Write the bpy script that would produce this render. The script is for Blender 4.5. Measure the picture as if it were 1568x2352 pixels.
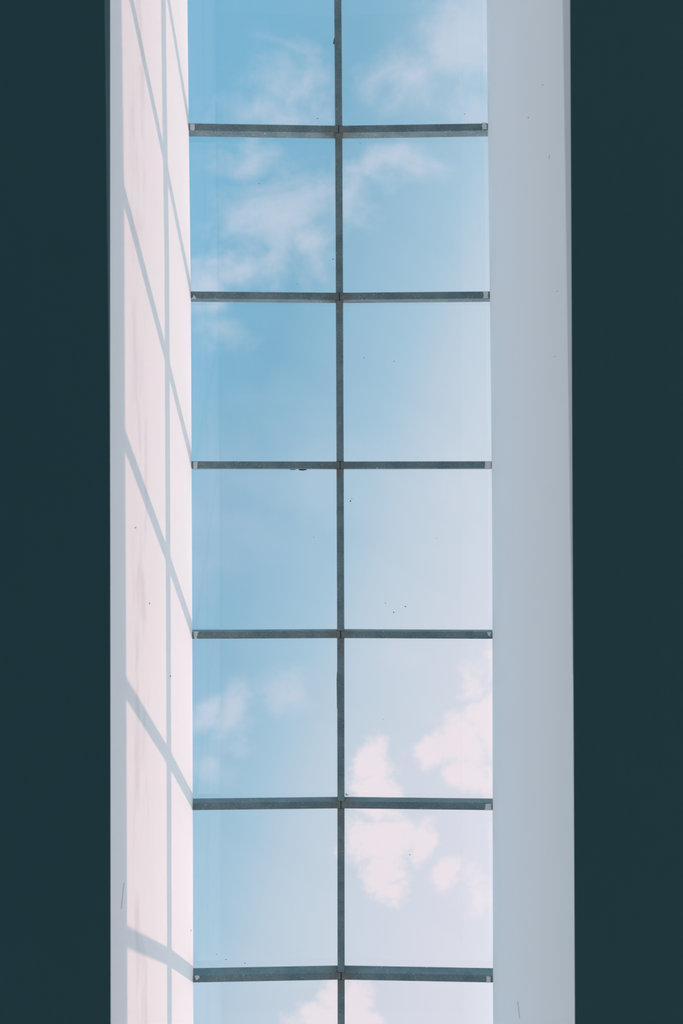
import bpy, bmesh, math, random
from mathutils import Vector

random.seed(7)
for o in list(bpy.data.objects):
    bpy.data.objects.remove(o)
scene = bpy.context.scene
COL = scene.collection

# ------------------------------------------------------------------ camera
F = 1800.0            # focal length in pixels of the 1568 x 2352 frame
CAM_Z = 1.60          # eye height above the floor
D_CEIL = 2.96         # eye to underside of ceiling
D_BAR = 4.62          # eye to underside of glazing bars at the shaft walls
RISE = 0.028          # ridge stands this much higher than the wall tops
BAR_H = 0.080
BAR_W = 0.0425

cam_d = bpy.data.cameras.new('camera')
cam_d.sensor_fit = 'VERTICAL'
cam_d.sensor_height = 36.0
cam_d.sensor_width = 24.0
cam_d.lens = 36.0 * F / 2352.0
cam_d.dof.use_dof = True
cam_d.dof.focus_distance = 4.64
cam_d.dof.aperture_fstop = 2.2
cam_d.clip_end = 200
cam = bpy.data.objects.new('camera', cam_d)
COL.objects.link(cam)
cam.location = (0, 0, CAM_Z)
cam.rotation_euler = (math.pi, 0, 0)      # straight up; image right = +X, image down = +Y
scene.camera = cam

scene.view_settings.view_transform = 'Standard'
scene.view_settings.look = 'None'
scene.view_settings.gamma = 1.0
scene.view_settings.exposure = 0.0
scene.view_settings.use_curve_mapping = False


def lin(r, g, b):
    def c(v):
        v /= 255.0
        return v / 12.92 if v <= 0.04045 else ((v + 0.055) / 1.055) ** 2.4
    return (c(r), c(g), c(b), 1.0)


# ------------------------------------------------------------------ sun
SUN_TRAVEL = Vector((-1.0, -0.56, -0.80)).normalized()
sun_d = bpy.data.lights.new('sun', 'SUN')
sun_d.energy = 1.66
sun_d.color = (1.0, 0.57, 0.46)
sun_d.angle = math.radians(0.53)
sun = bpy.data.objects.new('sun', sun_d)
COL.objects.link(sun)
sun.rotation_euler = SUN_TRAVEL.to_track_quat('-Z', 'Y').to_euler()
sun.location = (9, 5, 12)


# ------------------------------------------------------------------ node helper
class NT:
    def __init__(self, tree):
        self.t = tree
        self.n = tree.nodes
        self.l = tree.links

    def node(self, kind, **kw):
        nd = self.n.new(kind)
        for k, v in kw.items():
            setattr(nd, k, v)
        return nd

    def put(self, sock, v):
        if hasattr(v, 'is_linked'):
            self.l.new(v, sock)
        else:
            sock.default_value = v

    def m(self, op, a, b=None, c=None, clamp=False):
        nd = self.node('ShaderNodeMath', operation=op, use_clamp=clamp)
        self.put(nd.inputs[0], a)
        if b is not None:
            self.put(nd.inputs[1], b)
        if c is not None:
            self.put(nd.inputs[2], c)
        return nd.outputs[0]

    def vm(self, op, a, b=None, out=0):
        nd = self.node('ShaderNodeVectorMath', operation=op)
        self.put(nd.inputs[0], a)
        if b is not None:
            self.put(nd.inputs[1], b)
        return nd.outputs['Value'] if out == 'v' else nd.outputs[0]

    def smooth(self, v, lo, hi, a=0.0, b=1.0):
        nd = self.node('ShaderNodeMapRange', interpolation_type='SMOOTHSTEP')
        self.put(nd.inputs['Value'], v)
        nd.inputs['From Min'].default_value = lo
        nd.inputs['From Max'].default_value = hi
        nd.inputs['To Min'].default_value = a
        nd.inputs['To Max'].default_value = b
        return nd.outputs[0]

    def noise(self, vec, scale, detail=4, rough=0.55, dist=0.0, out='Fac'):
        nd = self.node('ShaderNodeTexNoise')
        self.put(nd.inputs['Vector'], vec)
        nd.inputs['Scale'].default_value = scale
        nd.inputs['Detail'].default_value = detail
        nd.inputs['Roughness'].default_value = rough
        nd.inputs['Distortion'].default_value = dist
        return nd.outputs[out]

    def mix(self, f, a, b):
        nd = self.node('ShaderNodeMix', data_type='RGBA')
        self.put(nd.inputs[0], f)
        self.put(nd.inputs[6], a)
        self.put(nd.inputs[7], b)
        return nd.outputs[2]


# ------------------------------------------------------------------ sky
world = bpy.data.worlds.new('sky')
scene.world = world
world.use_nodes = True
W = NT(world.node_tree)
W.n.clear()
tc = W.node('ShaderNodeTexCoord')
dirn = W.vm('NORMALIZE', tc.outputs['Generated'])
sp = W.node('ShaderNodeSeparateXYZ')
W.l.new(dirn, sp.inputs[0])
zz = W.m('MAXIMUM', sp.outputs[2], 0.15)
cb = W.node('ShaderNodeCombineXYZ')
W.l.new(W.m('DIVIDE', sp.outputs[0], zz), cb.inputs[0])
W.l.new(W.m('DIVIDE', sp.outputs[1], zz), cb.inputs[1])
P = cb.outputs[0]                                   # point on a flat cloud deck
dsun = W.vm('DOT_PRODUCT', dirn, tuple(-SUN_TRAVEL), out='v')
ramp = W.node('ShaderNodeValToRGB')
# blue away from the sun, milky haze on the sun's side
haze = W.m('ADD', W.vm('DOT_PRODUCT', dirn, (0.95, 0.317, 0.0), out='v'), 0.5)
stops = [(0.15, (118, 179, 211)), (0.25, (124, 183, 213)), (0.357, (128, 180, 208)), (0.51, (168, 200, 220)), (0.57, (192, 209, 224)),
         (0.62, (202, 214, 226)), (0.765, (223, 223, 234)), (1.0, (230, 235, 242))]
els = ramp.color_ramp.elements
els[0].position, els[0].color = stops[0][0], lin(*stops[0][1])
els[1].position, els[1].color = stops[-1][0], lin(*stops[-1][1])
for p, c in stops[1:-1]:
    e = els.new(p)
    e.color = lin(*c)
W.l.new(haze, ramp.inputs[0])
base_sky = ramp.outputs[0]

# clouds: soft heaps on the deck, broken up by turbulence
nz = W.noise(P, 9.0, 7, 0.62, 0.0, 'Color')
warp = W.vm('MULTIPLY', W.vm('SUBTRACT', nz, (0.5, 0.5, 0.5)), (0.10, 0.10, 0.0))
PW = W.vm('ADD', P, warp)
fine = W.noise(P, 24.0, 12, 0.70, 0.2)
broad = W.noise(W.vm('MULTIPLY', W.vm('ADD', P, (0.7, 0.2, 0.0)), (1.0, 1.5, 1.0)), 6.5, 9, 0.6, 0.9)


def heaps(blobs):
    acc = None
    for (u, v, ru, rv, s) in blobs:
        d = W.vm('MULTIPLY', W.vm('SUBTRACT', PW, (u, v, 0.0)), (1.0 / ru, 1.0 / rv, 0.0))
        val = W.m('MULTIPLY_ADD', W.vm('LENGTH', d, out='v'), -s, s)
        acc = val if acc is None else W.m('MAXIMUM', acc, val)
    return acc


def deck(x, y):
    return (x - 784.0) / F, (y - 1176.0) / F


def B(x, y, rx, ry, s=1.0):
    u, v = deck(x, y)
    return (u, v, rx / F, ry / F, s)


cumulus = heaps([
    B(866, 1762, 64, 84), B(858, 1825, 72, 60), B(1060, 1720, 95, 85), B(985, 1740, 60, 60),
    B(1125, 1680, 75, 95), B(1080, 1800, 75, 45), B(1120, 1800, 60, 50), B(1085, 1570, 60, 85, .50),
    B(1140, 1540, 60, 90, .58), B(878, 1915, 112, 90), B(872, 1985, 78, 90), B(900, 2055, 64, 60, .85),
    B(960, 1930, 60, 70), B(1025, 2020, 42, 55, .85), B(1110, 2050, 70, 60, .6), B(784, 2312, 110, 95),
    B(860, 2345, 75, 50), B(715, 2360, 80, 70), B(1165, 1900, 60, 60, .7)])
cum = W.m('ADD', cumulus, W.m('MULTIPLY', W.m('SUBTRACT', fine, 0.50), 1.75))
cum_f = W.smooth(cum, 0.06, 0.62)

wisps = heaps([
    B(650, 490, 190, 150, 1.1), B(560, 600, 160, 90, 1.0), B(560, 370, 130, 60, .9), B(700, 560, 110, 130, .9),
    B(890, 385, 150, 60, 1.0), B(810, 450, 80, 80, .9), B(480, 640, 90, 90, .9), B(690, 220, 130, 110, .5),
    B(930, 170, 160, 110, .9), B(1080, 90, 150, 170, 1.1), B(1100, 240, 80, 80, .7), B(640, 270, 200, 60, .6),
    B(545, 1650, 60, 90, .95), B(655, 1585, 75, 75, .95), B(480, 1640, 70, 50, .7), B(490, 1770, 60, 60, .5),
    B(1060, 1170, 130, 160, .6), B(920, 1510, 80, 50, .5), B(510, 740, 90, 70, .6)])
wis = W.m('ADD', W.m('MULTIPLY', wisps, 0.75), W.m('MULTIPLY', W.m('SUBTRACT', broad, 0.5), 1.5))
wis = W.m('ADD', wis, W.m('MULTIPLY', W.m('SUBTRACT', fine, 0.5), 0.75))
wis_f = W.m('MULTIPLY', W.smooth(wis, -0.05, 0.85), 0.66)
rest = W.smooth(W.noise(W.vm('ADD', P, (3.1, 1.7, 0.0)), 1.6, 6, 0.55), 0.54, 0.80, 0.0, 0.6)
veil = W.m('MAXIMUM', wis_f, rest)

low = W.smooth(sp.outputs[2], 0.80, 0.10, 0.0, 1.0)          # paler and brighter towards the horizon
base2 = W.mix(W.m('MULTIPLY', low, 0.55), base_sky, lin(212, 222, 232))
sky1 = W.mix(veil, base2, lin(214, 218, 231))
sky2 = W.mix(W.m('MULTIPLY', cum_f, 0.93), sky1, lin(243, 231, 236))
glare = W.smooth(dsun, 0.78, 1.0, 1.02, 2.1)                   # bright haze around the sun
bg = W.node('ShaderNodeBackground')
W.l.new(sky2, bg.inputs[0])
W.l.new(W.m('MULTIPLY', glare, W.m('MULTIPLY_ADD', low, 0.95, 1.0)), bg.inputs[1])
out = W.node('ShaderNodeOutputWorld')
W.l.new(bg.outputs[0], out.inputs[0])


# ------------------------------------------------------------------ materials
def new_mat(name):
    mt = bpy.data.materials.new(name)
    mt.use_nodes = True
    n = NT(mt.node_tree)
    bsdf = n.n['Principled BSDF']
    return mt, n, bsdf


def bump(n, bsdf, h, strength, dist):
    b = n.node('ShaderNodeBump')
    b.inputs['Strength'].default_value = strength
    b.inputs['Distance'].default_value = dist
    n.l.new(h, b.inputs['Height'])
    n.l.new(b.outputs[0], bsdf.inputs['Normal'])


def plaster(name, col, stain=None, band=None, amt=0.05):
    mt, n, b = new_mat(name)
    g = n.node('ShaderNodeNewGeometry')
    pos = g.outputs['Position']
    roll = n.noise(n.vm('MULTIPLY', pos, (1.0, 0.35, 6.0)), 5.0, 5, 0.6)
    cloud = n.noise(pos, 1.1, 3, 0.5)
    c0 = lin(*col)
    dk = tuple(v * (1.0 - amt) for v in c0[:3]) + (1.0,)
    c = n.mix(n.m('MULTIPLY_ADD', roll, 0.6, n.m('MULTIPLY', cloud, 0.4)), dk, c0)
    if stain:
        s = n.node('ShaderNodeSeparateXYZ')
        n.l.new(pos, s.inputs[0])
        z = s.outputs[2]
        bandm = n.m('MULTIPLY', n.smooth(z, band[0], band[0] + 0.06), n.smooth(z, band[1] - 0.08, band[1], 1.0, 0.0))
        blot = n.smooth(n.noise(n.vm('MULTIPLY', pos, (1, 1.6, 5.0)), 1.7, 3, 0.5), 0.42, 0.66)
        c = n.mix(n.m('MULTIPLY', n.m('MULTIPLY', bandm, blot), 0.45), c, lin(*stain))
    n.l.new(c, b.inputs['Base Color'])
    b.inputs['Roughness'].default_value = 0.75
    b.inputs['Specular IOR Level'].default_value = 0.25
    bump(n, b, n.noise(n.vm('MULTIPLY', pos, (1.0, 0.5, 3.0)), 45.0, 4, 0.6), 0.05, 0.002)
    return mt


M_WALL_L = plaster('white_wall_paint', (251, 251, 251), stain=(222, 217, 222), band=(CAM_Z + 3.28, CAM_Z + 3.60))
M_WALL = plaster('white_shaft_paint', (253, 252, 250), amt=0.03)
M_REVEAL = plaster('grey_reveal', (214, 216, 214))  # base colour greyer than the shaft walls
M_CEIL = plaster('dark_teal_ceiling_paint', (50, 88, 91), amt=0.08)
M_ROOM = plaster('room_wall_paint', (200, 212, 218))
M_GROUND = plaster('pale_bounce_ground', (178, 182, 182), amt=0.2)  # for the added ground outside, kept pale to reflect daylight
M_FLOOR = plaster('floor_screed', (168, 184, 190), amt=0.2)


def steel():
    mt, n, b = new_mat('weathered_galvanised_steel')
    g = n.node('ShaderNodeNewGeometry')
    pos = g.outputs['Position']
    tcn = n.node('ShaderNodeTexCoord')
    ob = tcn.outputs['Object']
    big = n.noise(pos, 9.0, 4, 0.6)
    sp_ = n.noise(pos, 190.0, 3, 0.6)
    c = n.mix(n.smooth(big, 0.32, 0.68), lin(98, 124, 131), lin(122, 144, 147))
    c = n.mix(n.smooth(sp_, 0.54, 0.68, 0.0, 0.75), c, lin(166, 186, 188))
    c = n.mix(n.smooth(n.noise(pos, 120.0, 2, 0.5), 0.60, 0.72, 0.0, 0.5), c, lin(76, 94, 100))
    # fine straw coloured flecks
    fl = n.noise(n.vm('MULTIPLY', pos, (60.0, 130.0, 60.0)), 1.0, 1, 0.5)
    c = n.mix(n.smooth(fl, 0.735, 0.755, 0.0, 0.9), c, lin(214, 206, 186))
    # brown grime and rust close to the welded joints (object origin) and in odd patches
    d = n.vm('LENGTH', n.vm('MULTIPLY', ob, (1.0, 1.0, 0.0)), out='v')
    near = n.smooth(d, 0.02, 0.13, 1.0, 0.0)
    grime = n.m('MULTIPLY', near, n.smooth(n.noise(pos, 40.0, 4, 0.65), 0.30, 0.62))
    c = n.mix(n.m('MULTIPLY', grime, 0.65), c, lin(118, 106, 92))
    rust = n.smooth(n.noise(n.vm('ADD', pos, (4.0, 2.0, 0.0)), 14.0, 5, 0.7), 0.64, 0.74, 0.0, 0.6)
    c = n.mix(rust, c, lin(124, 88, 66))
    n.l.new(c, b.inputs['Base Color'])
    b.inputs['Metallic'].default_value = 0.15
    b.inputs['Roughness'].default_value = 0.55
    b.inputs['Specular IOR Level'].default_value = 0.3
    bump(n, b, sp_, 0.15, 0.001)
    return mt


M_STEEL = steel()


def simple(name, col, rough=0.7, var=0.12, scale=60.0):
    mt, n, b = new_mat(name)
    g = n.node('ShaderNodeNewGeometry')
    f = n.noise(g.outputs['Position'], scale, 4, 0.6)
    c0 = lin(*col)
    n.l.new(n.mix(f, tuple(v * (1 - 2 * var) for v in c0[:3]) + (1,), c0), b.inputs['Base Color'])
    b.inputs['Roughness'].default_value = rough
    return mt


M_PATCH = simple('splashed_wall_paint', (232, 234, 232), 0.8, 0.10, 90)
M_WELD = simple('burnt_weld', (40, 34, 30), 0.8, 0.35, 120)
M_SEAL = simple('black_sealant', (26, 32, 42), 0.5)
M_SPECK = simple('dark_debris', (52, 62, 74), 0.9)
M_SCUFF = simple('grey_scuff', (150, 156, 160), 0.9)
M_HAIR = simple('faint_scratch', (218, 221, 224), 0.9)
M_STAMP = simple('blue_glass_stamp', (40, 112, 160), 0.6)
M_CURB = simple('roof_curb_metal', (150, 156, 158), 0.6)


def glass():
    mt = bpy.data.materials.new('clear_float_glass')
    mt.use_nodes = True
    n = NT(mt.node_tree)
    n.n.clear()
    tr = n.node('ShaderNodeBsdfTransparent')
    tr.inputs[0].default_value = (0.985, 0.992, 0.995, 1)
    gl = n.node('ShaderNodeBsdfGlossy')
    gl.inputs['Roughness'].default_value = 0.0
    gl.inputs['Color'].default_value = (0.9, 0.96, 1.0, 1)
    fr = n.node('ShaderNodeFresnel')
    fr.inputs[0].default_value = 1.52
    geo = n.node('ShaderNodeNewGeometry')
    front = n.m('SUBTRACT', 1.0, geo.outputs['Backfacing'])
    fac = n.m('MULTIPLY', n.m('MULTIPLY', fr.outputs[0], 1.7, clamp=True), front)
    mx = n.node('ShaderNodeMixShader')
    n.l.new(fac, mx.inputs[0])
    n.l.new(tr.outputs[0], mx.inputs[1])
    n.l.new(gl.outputs[0], mx.inputs[2])
    o = n.node('ShaderNodeOutputMaterial')
    n.l.new(mx.outputs[0], o.inputs[0])
    return mt


M_GLASS = glass()


# ------------------------------------------------------------------ geometry helpers
def at(px, py, d):
    """point seen at photo pixel (px, py) when it lies d metres above the eye"""
    return Vector(((px - 784.0) * d / F, (py - 1176.0) * d / F, CAM_Z + d))


def interp(tbl, y):
    if y <= tbl[0][0]:
        (a, va), (b, vb) = tbl[0], tbl[1]
    elif y >= tbl[-1][0]:
        (a, va), (b, vb) = tbl[-2], tbl[-1]
    else:
        for i in range(len(tbl) - 1):
            if tbl[i][0] <= y <= tbl[i + 1][0]:
                (a, va), (b, vb) = tbl[i], tbl[i + 1]
                break
    return va + (vb - va) * (y - a) / (b - a)


def mesh_obj(name, verts, faces, mat, parent=None, origin=(0, 0, 0), bevel=0.0, seg=1, smooth=False):
    og = Vector(origin)
    bm = bmesh.new()
    vs = [bm.verts.new(Vector(v) - og) for v in verts]
    for f in faces:
        try:
            bm.faces.new([vs[i] for i in f])
        except ValueError:
            pass
    bmesh.ops.recalc_face_normals(bm, faces=bm.faces)
    if bevel:
        bmesh.ops.bevel(bm, geom=list(bm.edges), offset=bevel, segments=seg, affect='EDGES', profile=0.5)
    me = bpy.data.meshes.new(name)
    bm.to_mesh(me)
    bm.free()
    me.materials.append(mat)
    o = bpy.data.objects.new(name, me)
    COL.objects.link(o)
    if parent:
        o.parent = parent
        o.location = og - PARENT_ORIGIN.get(parent.name, Vector((0, 0, 0)))
    else:
        o.location = og
    PARENT_ORIGIN[o.name] = og
    if smooth:
        for p in me.polygons:
            p.use_smooth = True
    return o


PARENT_ORIGIN = {}


def tag(o, label, cat=None, group=None, kind=None):
    o['label'] = label
    if cat:
        o['category'] = cat
    if group:
        o['group'] = group
    if kind:
        o['kind'] = kind
    return o


BOX = [(0, 1, 2, 3), (7, 6, 5, 4), (0, 4, 5, 1), (1, 5, 6, 2), (2, 6, 7, 3), (3, 7, 4, 0)]


def hexa(name, bottom4, top4, mat, parent=None, origin=None, bevel=0.0, seg=1):
    og = origin if origin is not None else sum((Vector(v) for v in bottom4), Vector()) / 4
    return mesh_obj(name, list(bottom4) + list(top4), BOX, mat, parent, og, bevel, seg)


def box(name, lo, hi, mat, parent=None):
    (a, b, c), (d, e, f) = lo, hi
    return hexa(name, [(a, b, c), (d, b, c), (d, e, c), (a, e, c)], [(a, b, f), (d, b, f), (d, e, f), (a, e, f)], mat, parent)


# ------------------------------------------------------------------ measured run of the slot (photo row -> column)
LEFT_TOP = [(-850, 420.0), (0, 430.2), (290, 433.3), (680, 438.2), (1068, 439.8), (1458, 441.4), (1848, 442.6), (2240, 443.4), (2352, 443.7), (3430, 446.0)]
RIGHT_TOP = [(-850, 1107.0), (0, 1117.2), (290, 1120.0), (680, 1124.6), (1068, 1129.0), (1458, 1130.6), (1848, 1131.0), (2240, 1131.6), (2352, 1132.0), (3430, 1134.0)]
RIDGE = [(-466, 772.5), (-85, 775.0), (296.7, 777.5), (680.4, 779.3), (1068.3, 780.8), (1457.5, 782.2), (1848.8, 782.8), (2242.3, 783.2), (2637, 783.6), (3034, 784.0)]
CEIL_L = [(-850, 230.4), (1150, 253.0), (2352, 254.0), (3430, 255.0)]
CEIL_R = [(-850, 1304.0), (0, 1309.0), (600, 1312.0), (1200, 1314.5), (1800, 1317.5), (2352, 1320.0), (3430, 1325.0)]
Z_TOP = CAM_Z + D_BAR
Z_CEIL = CAM_Z + D_CEIL
Y0 = (-1010 - 1176) * D_BAR / F       # far end of the slot (above the photo)
Y1 = (3560 - 1176) * D_BAR / F        # near end


def x_run(tbl, Y, d):
    """X of a long edge at height d above the eye for world Y"""
    return (interp(tbl, 1176.0 + Y * F / d) - 784.0) * d / F


NSEG = 72
YS = [Y0 + (Y1 - Y0) * i / NSEG for i in range(NSEG + 1)]


def XL(Y):
    return x_run(LEFT_TOP, Y, D_BAR)


def XRT(Y):
    return x_run(RIGHT_TOP, Y, D_BAR)


def XCL(Y):
    return x_run(CEIL_L, Y, D_CEIL)


def XCR(Y):
    return x_run(CEIL_R, Y, D_CEIL)


def strip_wall(name, xt, xb, thick, mat):
    """long shaft wall: inner face from ceiling level to wall top, real thickness behind"""
    verts, faces = [], []
    rnd = random.Random(name)
    for Y in YS:
        j = rnd.uniform(-0.0004, 0.0004)
        a, b = xb(Y), xt(Y) + j
        verts += [(a, Y, Z_CEIL + 0.002), (b, Y, Z_TOP), (b + thick, Y, Z_TOP), (a + thick, Y, Z_CEIL + 0.002)]
    for i in range(NSEG):
        p, q = 4 * i, 4 * i + 4
        for k in range(4):
            faces.append((p + k, p + (k + 1) % 4, q + (k + 1) % 4, q + k))
    faces += [(0, 1, 2, 3), (4 * NSEG + 3, 4 * NSEG + 2, 4 * NSEG + 1, 4 * NSEG)]
    return mesh_obj(name, verts, faces, mat)


# ------------------------------------------------------------------ structure
RX, RY = 3.4, 7.0
floor = tag(box('floor', (-RX - .2, -RY - .2, -0.15), (RX + .2, RY + .2, 0.0), M_FLOOR), 'grey floor of the dim room below the skylight', kind='structure')
tag(box('ground', (-40, -40, -0.5), (40, 40, -0.16), M_GROUND), 'pale ground added outside the room to bounce daylight, out of view', kind='structure')  # unseen ground, added pale to send daylight in through the openings


def daylight_wall(name, along, c0, c1, lo, hi, bays, label):  # openings are added so daylight from below evens out the shaft walls
    """unseen room wall with tall openings added to let daylight in: sill, lintel and piers as one piece"""
    verts, faces = [], []

    def add(u0, u1, z0, z1):
        b = len(verts)
        if along == 'y':
            q = [(c0, u0), (c1, u0), (c1, u1), (c0, u1)]
        else:
            q = [(u0, c0), (u1, c0), (u1, c1), (u0, c1)]
        verts.extend([(x, y, z0) for x, y in q] + [(x, y, z1) for x, y in q])
        faces.extend([tuple(b + k for k in f) for f in BOX])
    add(lo, hi, 0.0, 0.45)
    add(lo, hi, Z_CEIL - 0.45, Z_CEIL)
    step = (hi - lo) / bays
    for k in range(bays + 1):
        c = lo + k * step
        add(max(lo, c - 0.14), min(hi, c + 0.14), 0.45, Z_CEIL - 0.45)
    return tag(mesh_obj(name, verts, faces, M_ROOM), label, kind='structure')


daylight_wall('wall_west', 'y', -RX - .2, -RX, -RY, RY, 6, 'room wall with tall openings added for daylight, out of view to the left')
daylight_wall('wall_east', 'y', RX, RX + .2, -RY, RY, 6, 'room wall with tall openings added for daylight, out of view to the right')
daylight_wall('wall_north', 'x', -RY - .2, -RY, -RX - .2, RX + .2, 3, 'room wall with tall openings added for daylight, beyond the top of the photo')
daylight_wall('wall_south', 'x', RY, RY + .2, -RX - .2, RX + .2, 3, 'room wall with tall openings added for daylight, below the bottom of the photo')


def ceiling():
    verts, faces = [], []
    T = 0.16
    edge_y = [-RY - .2] + YS + [RY + .2]

    def run(edge_fn, far_x):
        base = len(verts)
        for Y in YS:
            e = edge_fn(Y)
            verts.extend([(e, Y, Z_CEIL), (far_x, Y, Z_CEIL), (far_x, Y, Z_CEIL + T), (e + math.copysign(0.18, far_x), Y, Z_CEIL + T),
                          (e + math.copysign(0.0005, far_x), Y, Z_CEIL + 0.003)])
        for i in range(NSEG):
            p, q = base + 5 * i, base + 5 * i + 5
            for k in range(5):
                faces.append((p + k, p + (k + 1) % 5, q + (k + 1) % 5, q + k))
        faces.append(tuple(base + k for k in range(5)))
        faces.append(tuple(base + 5 * NSEG + k for k in range(5)))
    run(XCL, -RX - .2)
    run(XCR, RX + .2)
    for (ya, yb) in ((-RY - .2, Y0), (Y1, RY + .2)):
        b = len(verts)
        x0, x1 = -RX - .2, RX + .2
        verts.extend([(x0, ya, Z_CEIL), (x1, ya, Z_CEIL), (x1, yb, Z_CEIL), (x0, yb, Z_CEIL),
                      (x0, ya, Z_CEIL + T), (x1, ya, Z_CEIL + T), (x1, yb, Z_CEIL + T), (x0, yb, Z_CEIL + T)])
        faces.extend([tuple(b + k for k in f) for f in BOX])
    return mesh_obj('ceiling', verts, faces, M_CEIL)


tag(ceiling(), 'flat dark teal ceiling on both sides of the bright slot', kind='structure')

wall_left = tag(strip_wall('wall_left', XL, XL, -0.16, M_WALL_L), 'white shaft wall on the left with sunlight and bar shadows', kind='structure')
wall_right = tag(strip_wall('wall_right', XRT, XCR, 0.16, M_WALL), 'shaded pale grey shaft wall on the right', kind='structure')
tag(box('wall_far', (-1.15, Y0 - .16, Z_CEIL + .01), (1.15, Y0, Z_TOP), M_WALL), 'end wall of the skylight shaft beyond the top of the photo', kind='structure')
tag(box('wall_near', (-1.15, Y1, Z_CEIL + .01), (1.15, Y1 + .16, Z_TOP), M_WALL), 'end wall of the skylight shaft below the bottom of the photo', kind='structure')


# tapering strip of ceiling paint turned up into the shaft on the left
def left_lip():
    verts, faces = [], []
    rows = [r for r in range(-850, 1200, 50)]
    keep = []
    for r in rows:
        Y = (r - 1176) * D_CEIL / F
        x = XCL(Y)
        h = max(0.0, -x * F / 531.0 - D_CEIL)
        keep.append((Y, x, h))
    keep = [k for k in keep if k[0] > Y0 + 0.02]
    n = 0
    for (Y, x, h) in keep:
        hh = max(h, 0.0005)
        verts.extend([(x, Y, Z_CEIL + 0.0), (x, Y, Z_CEIL + hh), (x - 0.05, Y, Z_CEIL + hh), (x - 0.05, Y, Z_CEIL + 0.004)])
        n += 1
    for i in range(n - 1):
        p, q = 4 * i, 4 * i + 4
        for k in range(4):
            faces.append((p + k, p + (k + 1) % 4, q + (k + 1) % 4, q + k))
    faces += [(0, 1, 2, 3), tuple(4 * (n - 1) + k for k in range(4))]
    return mesh_obj('trim_1', verts, faces, M_CEIL)


tag(left_lip(), 'thin tapering dark blue strip between ceiling and left shaft wall', kind='structure')


# tapering, slightly greyer plaster reveal along the foot of the right wall
def right_reveal():
    INNER = [(-850, 1281.0), (0, 1293.0), (600, 1301.5), (1200, 1309.5), (1560, 1315.6)]
    verts, faces = [], []
    n = 0
    for r in range(-850, 1561, 50):
        Yb = (r - 1176) * D_CEIL / F
        if Yb < Y0 + 0.02:
            continue
        xb = XCR(Yb)
        xi = interp(INNER, r)

        def wx(z, Y=Yb):
            t = (z - D_CEIL) / (D_BAR - D_CEIL)
            return xb + (XRT(Y) - xb) * t
        z = D_CEIL
        for _ in range(25):
            z = wx(z) * F / (xi - 784.0)
        z = max(z, D_CEIL + 0.003)
        # foot stands 6 mm proud at the bottom, dies into the wall at its upper line
        verts.extend([(xb - 0.0006, Yb, Z_CEIL + 0.0004), (wx(z) - 0.0012, Yb, CAM_Z + z), (wx(z) + 0.03, Yb, CAM_Z + z), (xb + 0.03, Yb, Z_CEIL + 0.004)])
        n += 1
    for i in range(n - 1):
        p, q = 4 * i, 4 * i + 4
        for k in range(4):
            faces.append((p + k, p + (k + 1) % 4, q + (k + 1) % 4, q + k))
    faces += [(0, 1, 2, 3), tuple(4 * (n - 1) + k for k in range(4))]
    return mesh_obj('trim_2', verts, faces, M_REVEAL)


tag(right_reveal(), 'narrow tapering grey band along the lower edge of the right wall', kind='structure')

# roof curbs that close the gap between wall tops and glass, set back out of sight
GL = BAR_H - 0.004


def curb(name, xt, s):
    verts, faces = [], []
    zt = Z_TOP + GL - 0.006
    for Y in YS:
        x = xt(Y) + s * 0.118
        verts.extend([(x, Y, Z_TOP), (x, Y, zt), (x + s * 0.04, Y, zt), (x + s * 0.04, Y, Z_TOP)])
    for i in range(NSEG):
        p, q = 4 * i, 4 * i + 4
        for k in range(4):
            faces.append((p + k, p + (k + 1) % 4, q + (k + 1) % 4, q + k))
    faces += [(0, 1, 2, 3), tuple(4 * NSEG + k for k in range(4))]
    return tag(mesh_obj(name, verts, faces, M_CURB), 'metal curb under the %s edge of the skylight glass' % ('left' if s < 0 else 'right'), kind='structure')


curb('trim_3', XL, -1)
curb('trim_4', XRT, 1)
for nm, ya, yb, w in (('trim_5', Y0 - .16, Y0 - .12, 'far'), ('trim_6', Y1 + .12, Y1 + .16, 'near')):
    tag(box(nm, (-1.0, ya, Z_TOP), (1.0, yb, Z_TOP + GL), M_CURB), 'metal curb under the %s end of the skylight glass' % w, kind='structure')

# ------------------------------------------------------------------ skylight: bars, ridge, panes
sky_root = bpy.data.objects.new('skylight', None)
COL.objects.link(sky_root)
sky_root.location = (0, 0, Z_TOP)
PARENT_ORIGIN['skylight'] = Vector((0, 0, Z_TOP))
tag(sky_root, 'long shallow-ridged roof skylight of clear square panes on grey steel bars', 'skylight')

ROWS = [-466, -85, 296.7, 680.4, 1068.3, 1457.5, 1848.8, 2242.3, 2637, 3034]
D_R = D_BAR + RISE
joints = []
for r in ROWS:
    p = at(interp(RIDGE, r), r, D_R)
    joints.append(p)

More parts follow.
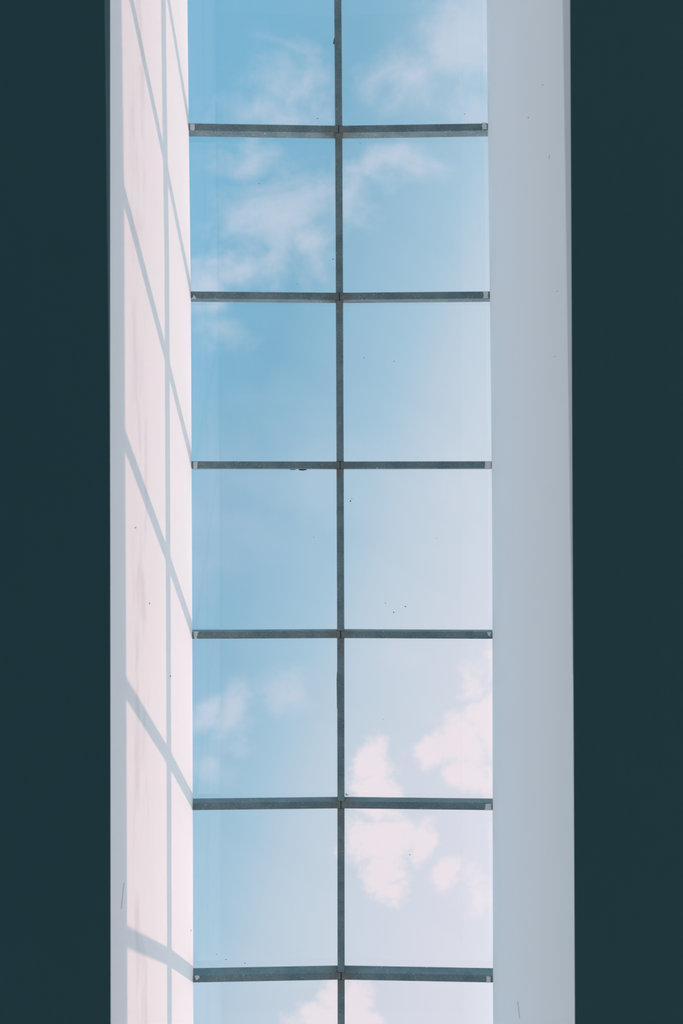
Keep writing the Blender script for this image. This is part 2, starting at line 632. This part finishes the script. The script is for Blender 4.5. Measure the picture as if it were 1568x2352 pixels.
OV = 0.112     # how far a bar runs out over the wall top
bars = {}
for i, J in enumerate(joints):
    for s in (-1, 1):
        xw = XL(J.y) if s < 0 else XRT(J.y)
        slope = -RISE / abs(xw - J.x)
        xe = xw + s * OV
        ze = J.z + slope * abs(xe - J.x)
        a = Vector((J.x + s * 0.0024, J.y, J.z))
        b = Vector((xe, J.y, ze))
        hw = BAR_W / 2
        bot = [(a.x, a.y - hw, a.z), (b.x, b.y - hw, b.z), (b.x, b.y + hw, b.z), (a.x, a.y + hw, a.z)]
        H = BAR_H - 0.004
        top = [(x, y, z + H) for x, y, z in bot]
        o = hexa('crossbar', bot, top, M_STEEL, sky_root, origin=a, bevel=0.0022, seg=2)
        bars[(i, s)] = o
    # burnt weld filling the joint
    w, h = 0.0236, 0.0236
    hexa('weld', [(J.x - w, J.y - h, J.z + .0025), (J.x + w, J.y - h, J.z + .0025), (J.x + w, J.y + h, J.z + .0025), (J.x - w, J.y + h, J.z + .0025)],
         [(J.x - w, J.y - h, J.z + .070), (J.x + w, J.y - h, J.z + .070), (J.x + w, J.y + h, J.z + .070), (J.x - w, J.y + h, J.z + .070)], M_WELD, sky_root, bevel=0.002)

ends = [Vector((joints[0].x, Y0 - 0.11, joints[0].z))] + joints + [Vector((joints[-1].x, Y1 + 0.11, joints[-1].z))]
for i in range(len(ends) - 1):
    A, Bv = ends[i].copy(), ends[i + 1].copy()
    g = BAR_W / 2 + 0.0016
    if i > 0:
        A.y += g
    if i < len(ends) - 2:
        Bv.y -= g
    hw = BAR_W / 2
    bot = [(A.x - hw, A.y, A.z), (A.x + hw, A.y, A.z), (Bv.x + hw, Bv.y, Bv.z), (Bv.x - hw, Bv.y, Bv.z)]
    top = [(x, y, z + BAR_H - 0.004) for x, y, z in bot]
    hexa('ridge_bar', bot, top, M_STEEL, sky_root, origin=A, bevel=0.0022, seg=2)

panes = {}
ylines = [Y0 - 0.15] + [j.y for j in joints] + [Y1 + 0.15]
xlines = [joints[0].x] + [j.x for j in joints] + [joints[-1].x]
for i in range(len(ylines) - 1):
    ya, yb = ylines[i] + 0.003, ylines[i + 1] - 0.003
    for s in (-1, 1):
        def corner(xc, y):
            xw = XL(y) if s < 0 else XRT(y)
            xe = xw + s * 0.150
            z0 = CAM_Z + D_R + GL
            return (xc + s * 0.003, y, z0), (xe, y, z0 - RISE * abs(xe - xc) / abs(xw - xc))
        a0, a1 = corner(xlines[i], ya)
        b0, b1 = corner(xlines[i + 1], yb)
        bot = [a0, a1, b1, b0]
        top = [(x, y, z + 0.008) for x, y, z in bot]
        panes[(i, s)] = hexa('pane', bot, top, M_GLASS, sky_root)


def pane_at(px, py):
    p = at(px, py, D_R + GL)
    s = -1 if p.x < interp([(y, x) for y, x in zip(ylines, xlines)], p.y) else 1
    i = max(k for k in range(len(ylines) - 1) if ylines[k] <= p.y or k == 0)
    xc = interp([(y, x) for y, x in zip(ylines, xlines)], p.y)
    xw = XL(p.y) if s < 0 else XRT(p.y)
    d = D_R + GL - RISE * abs(p.x - xc) / abs(xw - xc)
    return panes[(i, s)], d


def prism(name, pts, d, thick, mat, parent):
    """flat little solid from photo outline points lying d above the eye, its lower face at d - thick"""
    lo = [at(x, y, d) - Vector((0, 0, thick)) for x, y in pts]
    hi = [at(x, y, d) for x, y in pts]
    n = len(pts)
    faces = [tuple(range(n)), tuple(range(2 * n - 1, n - 1, -1))] + [(k, (k + 1) % n, n + (k + 1) % n, n + k) for k in range(n)]
    og = sum(lo, Vector()) / n
    return mesh_obj(name, lo + hi, faces, mat, parent, og)


# white wall paint slopped on the bar ends (follows the slope of each bar)
def patch(row, s, pts):
    J = joints[row]
    xw = XL(J.y) if s < 0 else XRT(J.y)

    def dd(x, y):
        d = D_BAR
        for _ in range(4):
            X = (x - 784.0) * d / F
            d = D_R - RISE * abs(X - J.x) / abs(xw - J.x)
        return d
    lo = [at(x, y, dd(x, y)) - Vector((0, 0, 0.0010)) for x, y in pts]
    hi = [v + Vector((0, 0, 0.0016)) for v in lo]
    n = len(pts)
    faces = [tuple(range(n)), tuple(range(2 * n - 1, n - 1, -1))] + [(k, (k + 1) % n, n + (k + 1) % n, n + k) for k in range(n)]
    o = mesh_obj('paint_patch', lo + hi, faces, M_PATCH, bars[(row, s)], sum(lo, Vector()) / n)
    o['label'] = 'pale paint splash on the bar end'
    return o


patch(2, -1, [(436, 284.6), (445.5, 284.9), (447, 286), (447.2, 296), (446, 299), (442, 299.6), (437.5, 299), (436, 296)])
patch(2, 1, [(1105.4, 282), (1117.4, 281.7), (1116, 286), (1118.4, 289), (1116.5, 293), (1118.4, 296.7), (1110, 297.4), (1106.5, 297), (1108.5, 294), (1106, 290), (1107.4, 286)])
patch(3, -1, [(439.6, 686.4), (439.8, 685), (442.6, 682.6), (444, 679.5), (445.6, 676.6), (446.8, 680), (448.6, 681.5), (449.8, 684.6), (450.4, 686.5)])
patch(3, 1, [(1108.5, 669.2), (1121, 669), (1120.4, 676), (1119.6, 680.5), (1122, 683), (1119, 684.8), (1109, 684.8), (1109.4, 682.3), (1110.8, 680.5), (1109.6, 674)])
patch(4, -1, [(444, 1060.4), (453.8, 1060.4), (453, 1069), (452.4, 1076.2), (444.6, 1076.2), (443.4, 1069)])
patch(4, 1, [(1113.4, 1059.8), (1127.6, 1059.8), (1127.4, 1068), (1127.8, 1075.8), (1112.8, 1075.8), (1113.6, 1068)])
patch(5, -1, [(442.6, 1450.4), (457, 1450.4), (456.6, 1452.4), (453.8, 1453.6), (453.6, 1459), (451.4, 1462), (453.4, 1466.8), (446.4, 1467), (444.6, 1458), (443.6, 1452.4)])
patch(5, 1, [(1118, 1452), (1128, 1452), (1127, 1457), (1124.5, 1456), (1126.5, 1462), (1121, 1460), (1119.4, 1456)])
patch(6, 1, [(1114.2, 1847.6), (1118.5, 1846), (1128.6, 1846), (1127.2, 1852), (1128.8, 1861.2), (1113.6, 1861), (1114, 1853)])
patch(7, -1, [(446.6, 2241.6), (450, 2240.4), (456, 2240.6), (458.6, 2243), (456.4, 2247.6), (452.4, 2251), (449.4, 2249.6), (447.4, 2245)])
patch(7, 1, [(1116.6, 2242.6), (1120, 2242.2), (1120.8, 2240.8), (1122, 2242.4), (1126, 2243.6), (1126.4, 2250), (1125.8, 2257), (1116.6, 2256.8), (1117.2, 2250)])


# debris lying on the glass, seen from below
def speck(x, y, r, ang=0.0, ratio=0.5):
    pane, d = pane_at(x, y)
    pts = []
    for k in range(7):
        a = 2 * math.pi * k / 7
        rr = r * random.uniform(0.75, 1.2)
        u, v = math.cos(a) * rr, math.sin(a) * rr * ratio
        pts.append((x + u * math.cos(ang) - v * math.sin(ang), y + u * math.sin(ang) + v * math.cos(ang)))
    return prism('debris_speck', pts, d - 0.0005, 0.0012, M_SPECK, pane)


for a in [(885, 1385, 1.6), (930.5, 1393, 2.2, .6), (904, 1406.5, 2.0, 1.2), (804.6, 1151, 2.4, -.9), (808, 1145.5, 1.2), (904.5, 830, 1.5),
          (836, 822, 1.4), (764.5, 595.5, 1.8, 1.4), (729, 272.5, 1.6), (595, 422, 1.2), (682, 652, 1.1), (879, 1652, 1.1), (827, 330, 1.1),
          (941, 1963, 1.4), (562, 2212, 2.2, .2, .3), (720, 1234, 1.2), (1003, 1236, 1.0), (497, 2192, 1.2), (1067, 262, 2.0, .9, .3), (519, 2204, 2.2, .2, .3)]:
    speck(*a)


def smear(pts, name='sealant_smear'):
    cx = sum(p[0] for p in pts) / len(pts)
    cy = sum(p[1] for p in pts) / len(pts)
    pane, d = pane_at(cx, cy)
    return prism(name, pts, d - 0.0005, 0.004, M_SEAL, pane)


smear([(684, 1077), (707, 1077), (703, 1079.6), (695, 1080.8), (687, 1080)])
smear([(662, 1077.4), (681, 1077.6), (677, 1079.2), (668, 1079.2)])
smear([(769, 80), (769.6, 101), (765, 101.6), (766.4, 92)])
smear([(776, 1538), (776, 1630), (773.6, 1626), (773, 1560), (773.6, 1543)])
smear([(776, 1170), (776, 1184), (772.6, 1181), (772.6, 1173)])

# tiny blue glass stamp by the ridge
st, d = pane_at(795, 1825)
for k, pts in enumerate([[(793, 1822.4), (795.6, 1822.4), (795.6, 1823.4), (794, 1823.4), (794, 1824.4), (795.8, 1824.4), (795.8, 1827.4), (793, 1827.4), (793, 1826.4), (794.8, 1826.4), (794.8, 1825.2), (793, 1825.2)],
                         [(796.4, 1824.2), (797.2, 1824.2), (797.2, 1825.3), (798.2, 1825.3), (798.2, 1824.2), (799, 1824.2), (799, 1827.4), (798.2, 1827.4), (798.2, 1826.2), (797.2, 1826.2), (797.2, 1827.4), (796.4, 1827.4)]]):
    prism('glass_stamp', pts, d - 0.0005, 0.0008, M_STAMP, st)


# small scuffs and hairlines on the shaft walls
def scuff(wall, s, pts, mat=None):
    ps = []
    for (x, y) in pts:
        z = 3.5
        for _ in range(30):
            Y = (y - 1176) * z / F
            if s < 0:
                X = XL(Y)
            else:
                t = (z - D_CEIL) / (D_BAR - D_CEIL)
                X = XCR(Y) + (XRT(Y) - XCR(Y)) * t
            z = X * F / (x - 784.0)
        ps.append(at(x, y, z) - Vector((s * 0.0016, 0, 0)))
    n = len(ps)
    back = [p + Vector((s * 0.0030, 0, 0)) for p in ps]
    faces = [tuple(range(n)), tuple(range(2 * n - 1, n - 1, -1))] + [(k, (k + 1) % n, n + (k + 1) % n, n + k) for k in range(n)]
    return mesh_obj('scuff', ps + back, faces, mat or M_SCUFF, wall, sum(ps, Vector()) / n)


def dot(wall, s, x, y, rx, ry):
    scuff(wall, s, [(x + rx * math.cos(a), y + ry * math.sin(a)) for a in [k * math.pi / 3 for k in range(6)]])


dot(wall_left, -1, 311, 1212, 1.3, 1.6)
dot(wall_left, -1, 343, 1386, .9, 2.2)
dot(wall_left, -1, 438, 2137, .5, 2.0)
dot(wall_left, -1, 391, 1553, .9, 2.0)
dot(wall_right, 1, 1246, 195, 1.0, 1.0)
dot(wall_right, 1, 1279.5, 669, .8, .9)
dot(wall_right, 1, 1213, 270, .4, 2.0)
dot(wall_right, 1, 1274, 819, .7, .8)
scuff(wall_right, 1, [(1188, 2299), (1188.7, 2299), (1191.6, 2319), (1193.8, 2340), (1193.1, 2340), (1190.8, 2319)], M_HAIR)
scuff(wall_right, 1, [(1262, 356), (1262.7, 356), (1260, 366), (1259.4, 366)], M_HAIR)
scuff(wall_left, -1, [(284, 2028), (284.6, 2028), (281, 2060), (278.4, 2087), (277.8, 2087), (280.4, 2060)], M_HAIR)
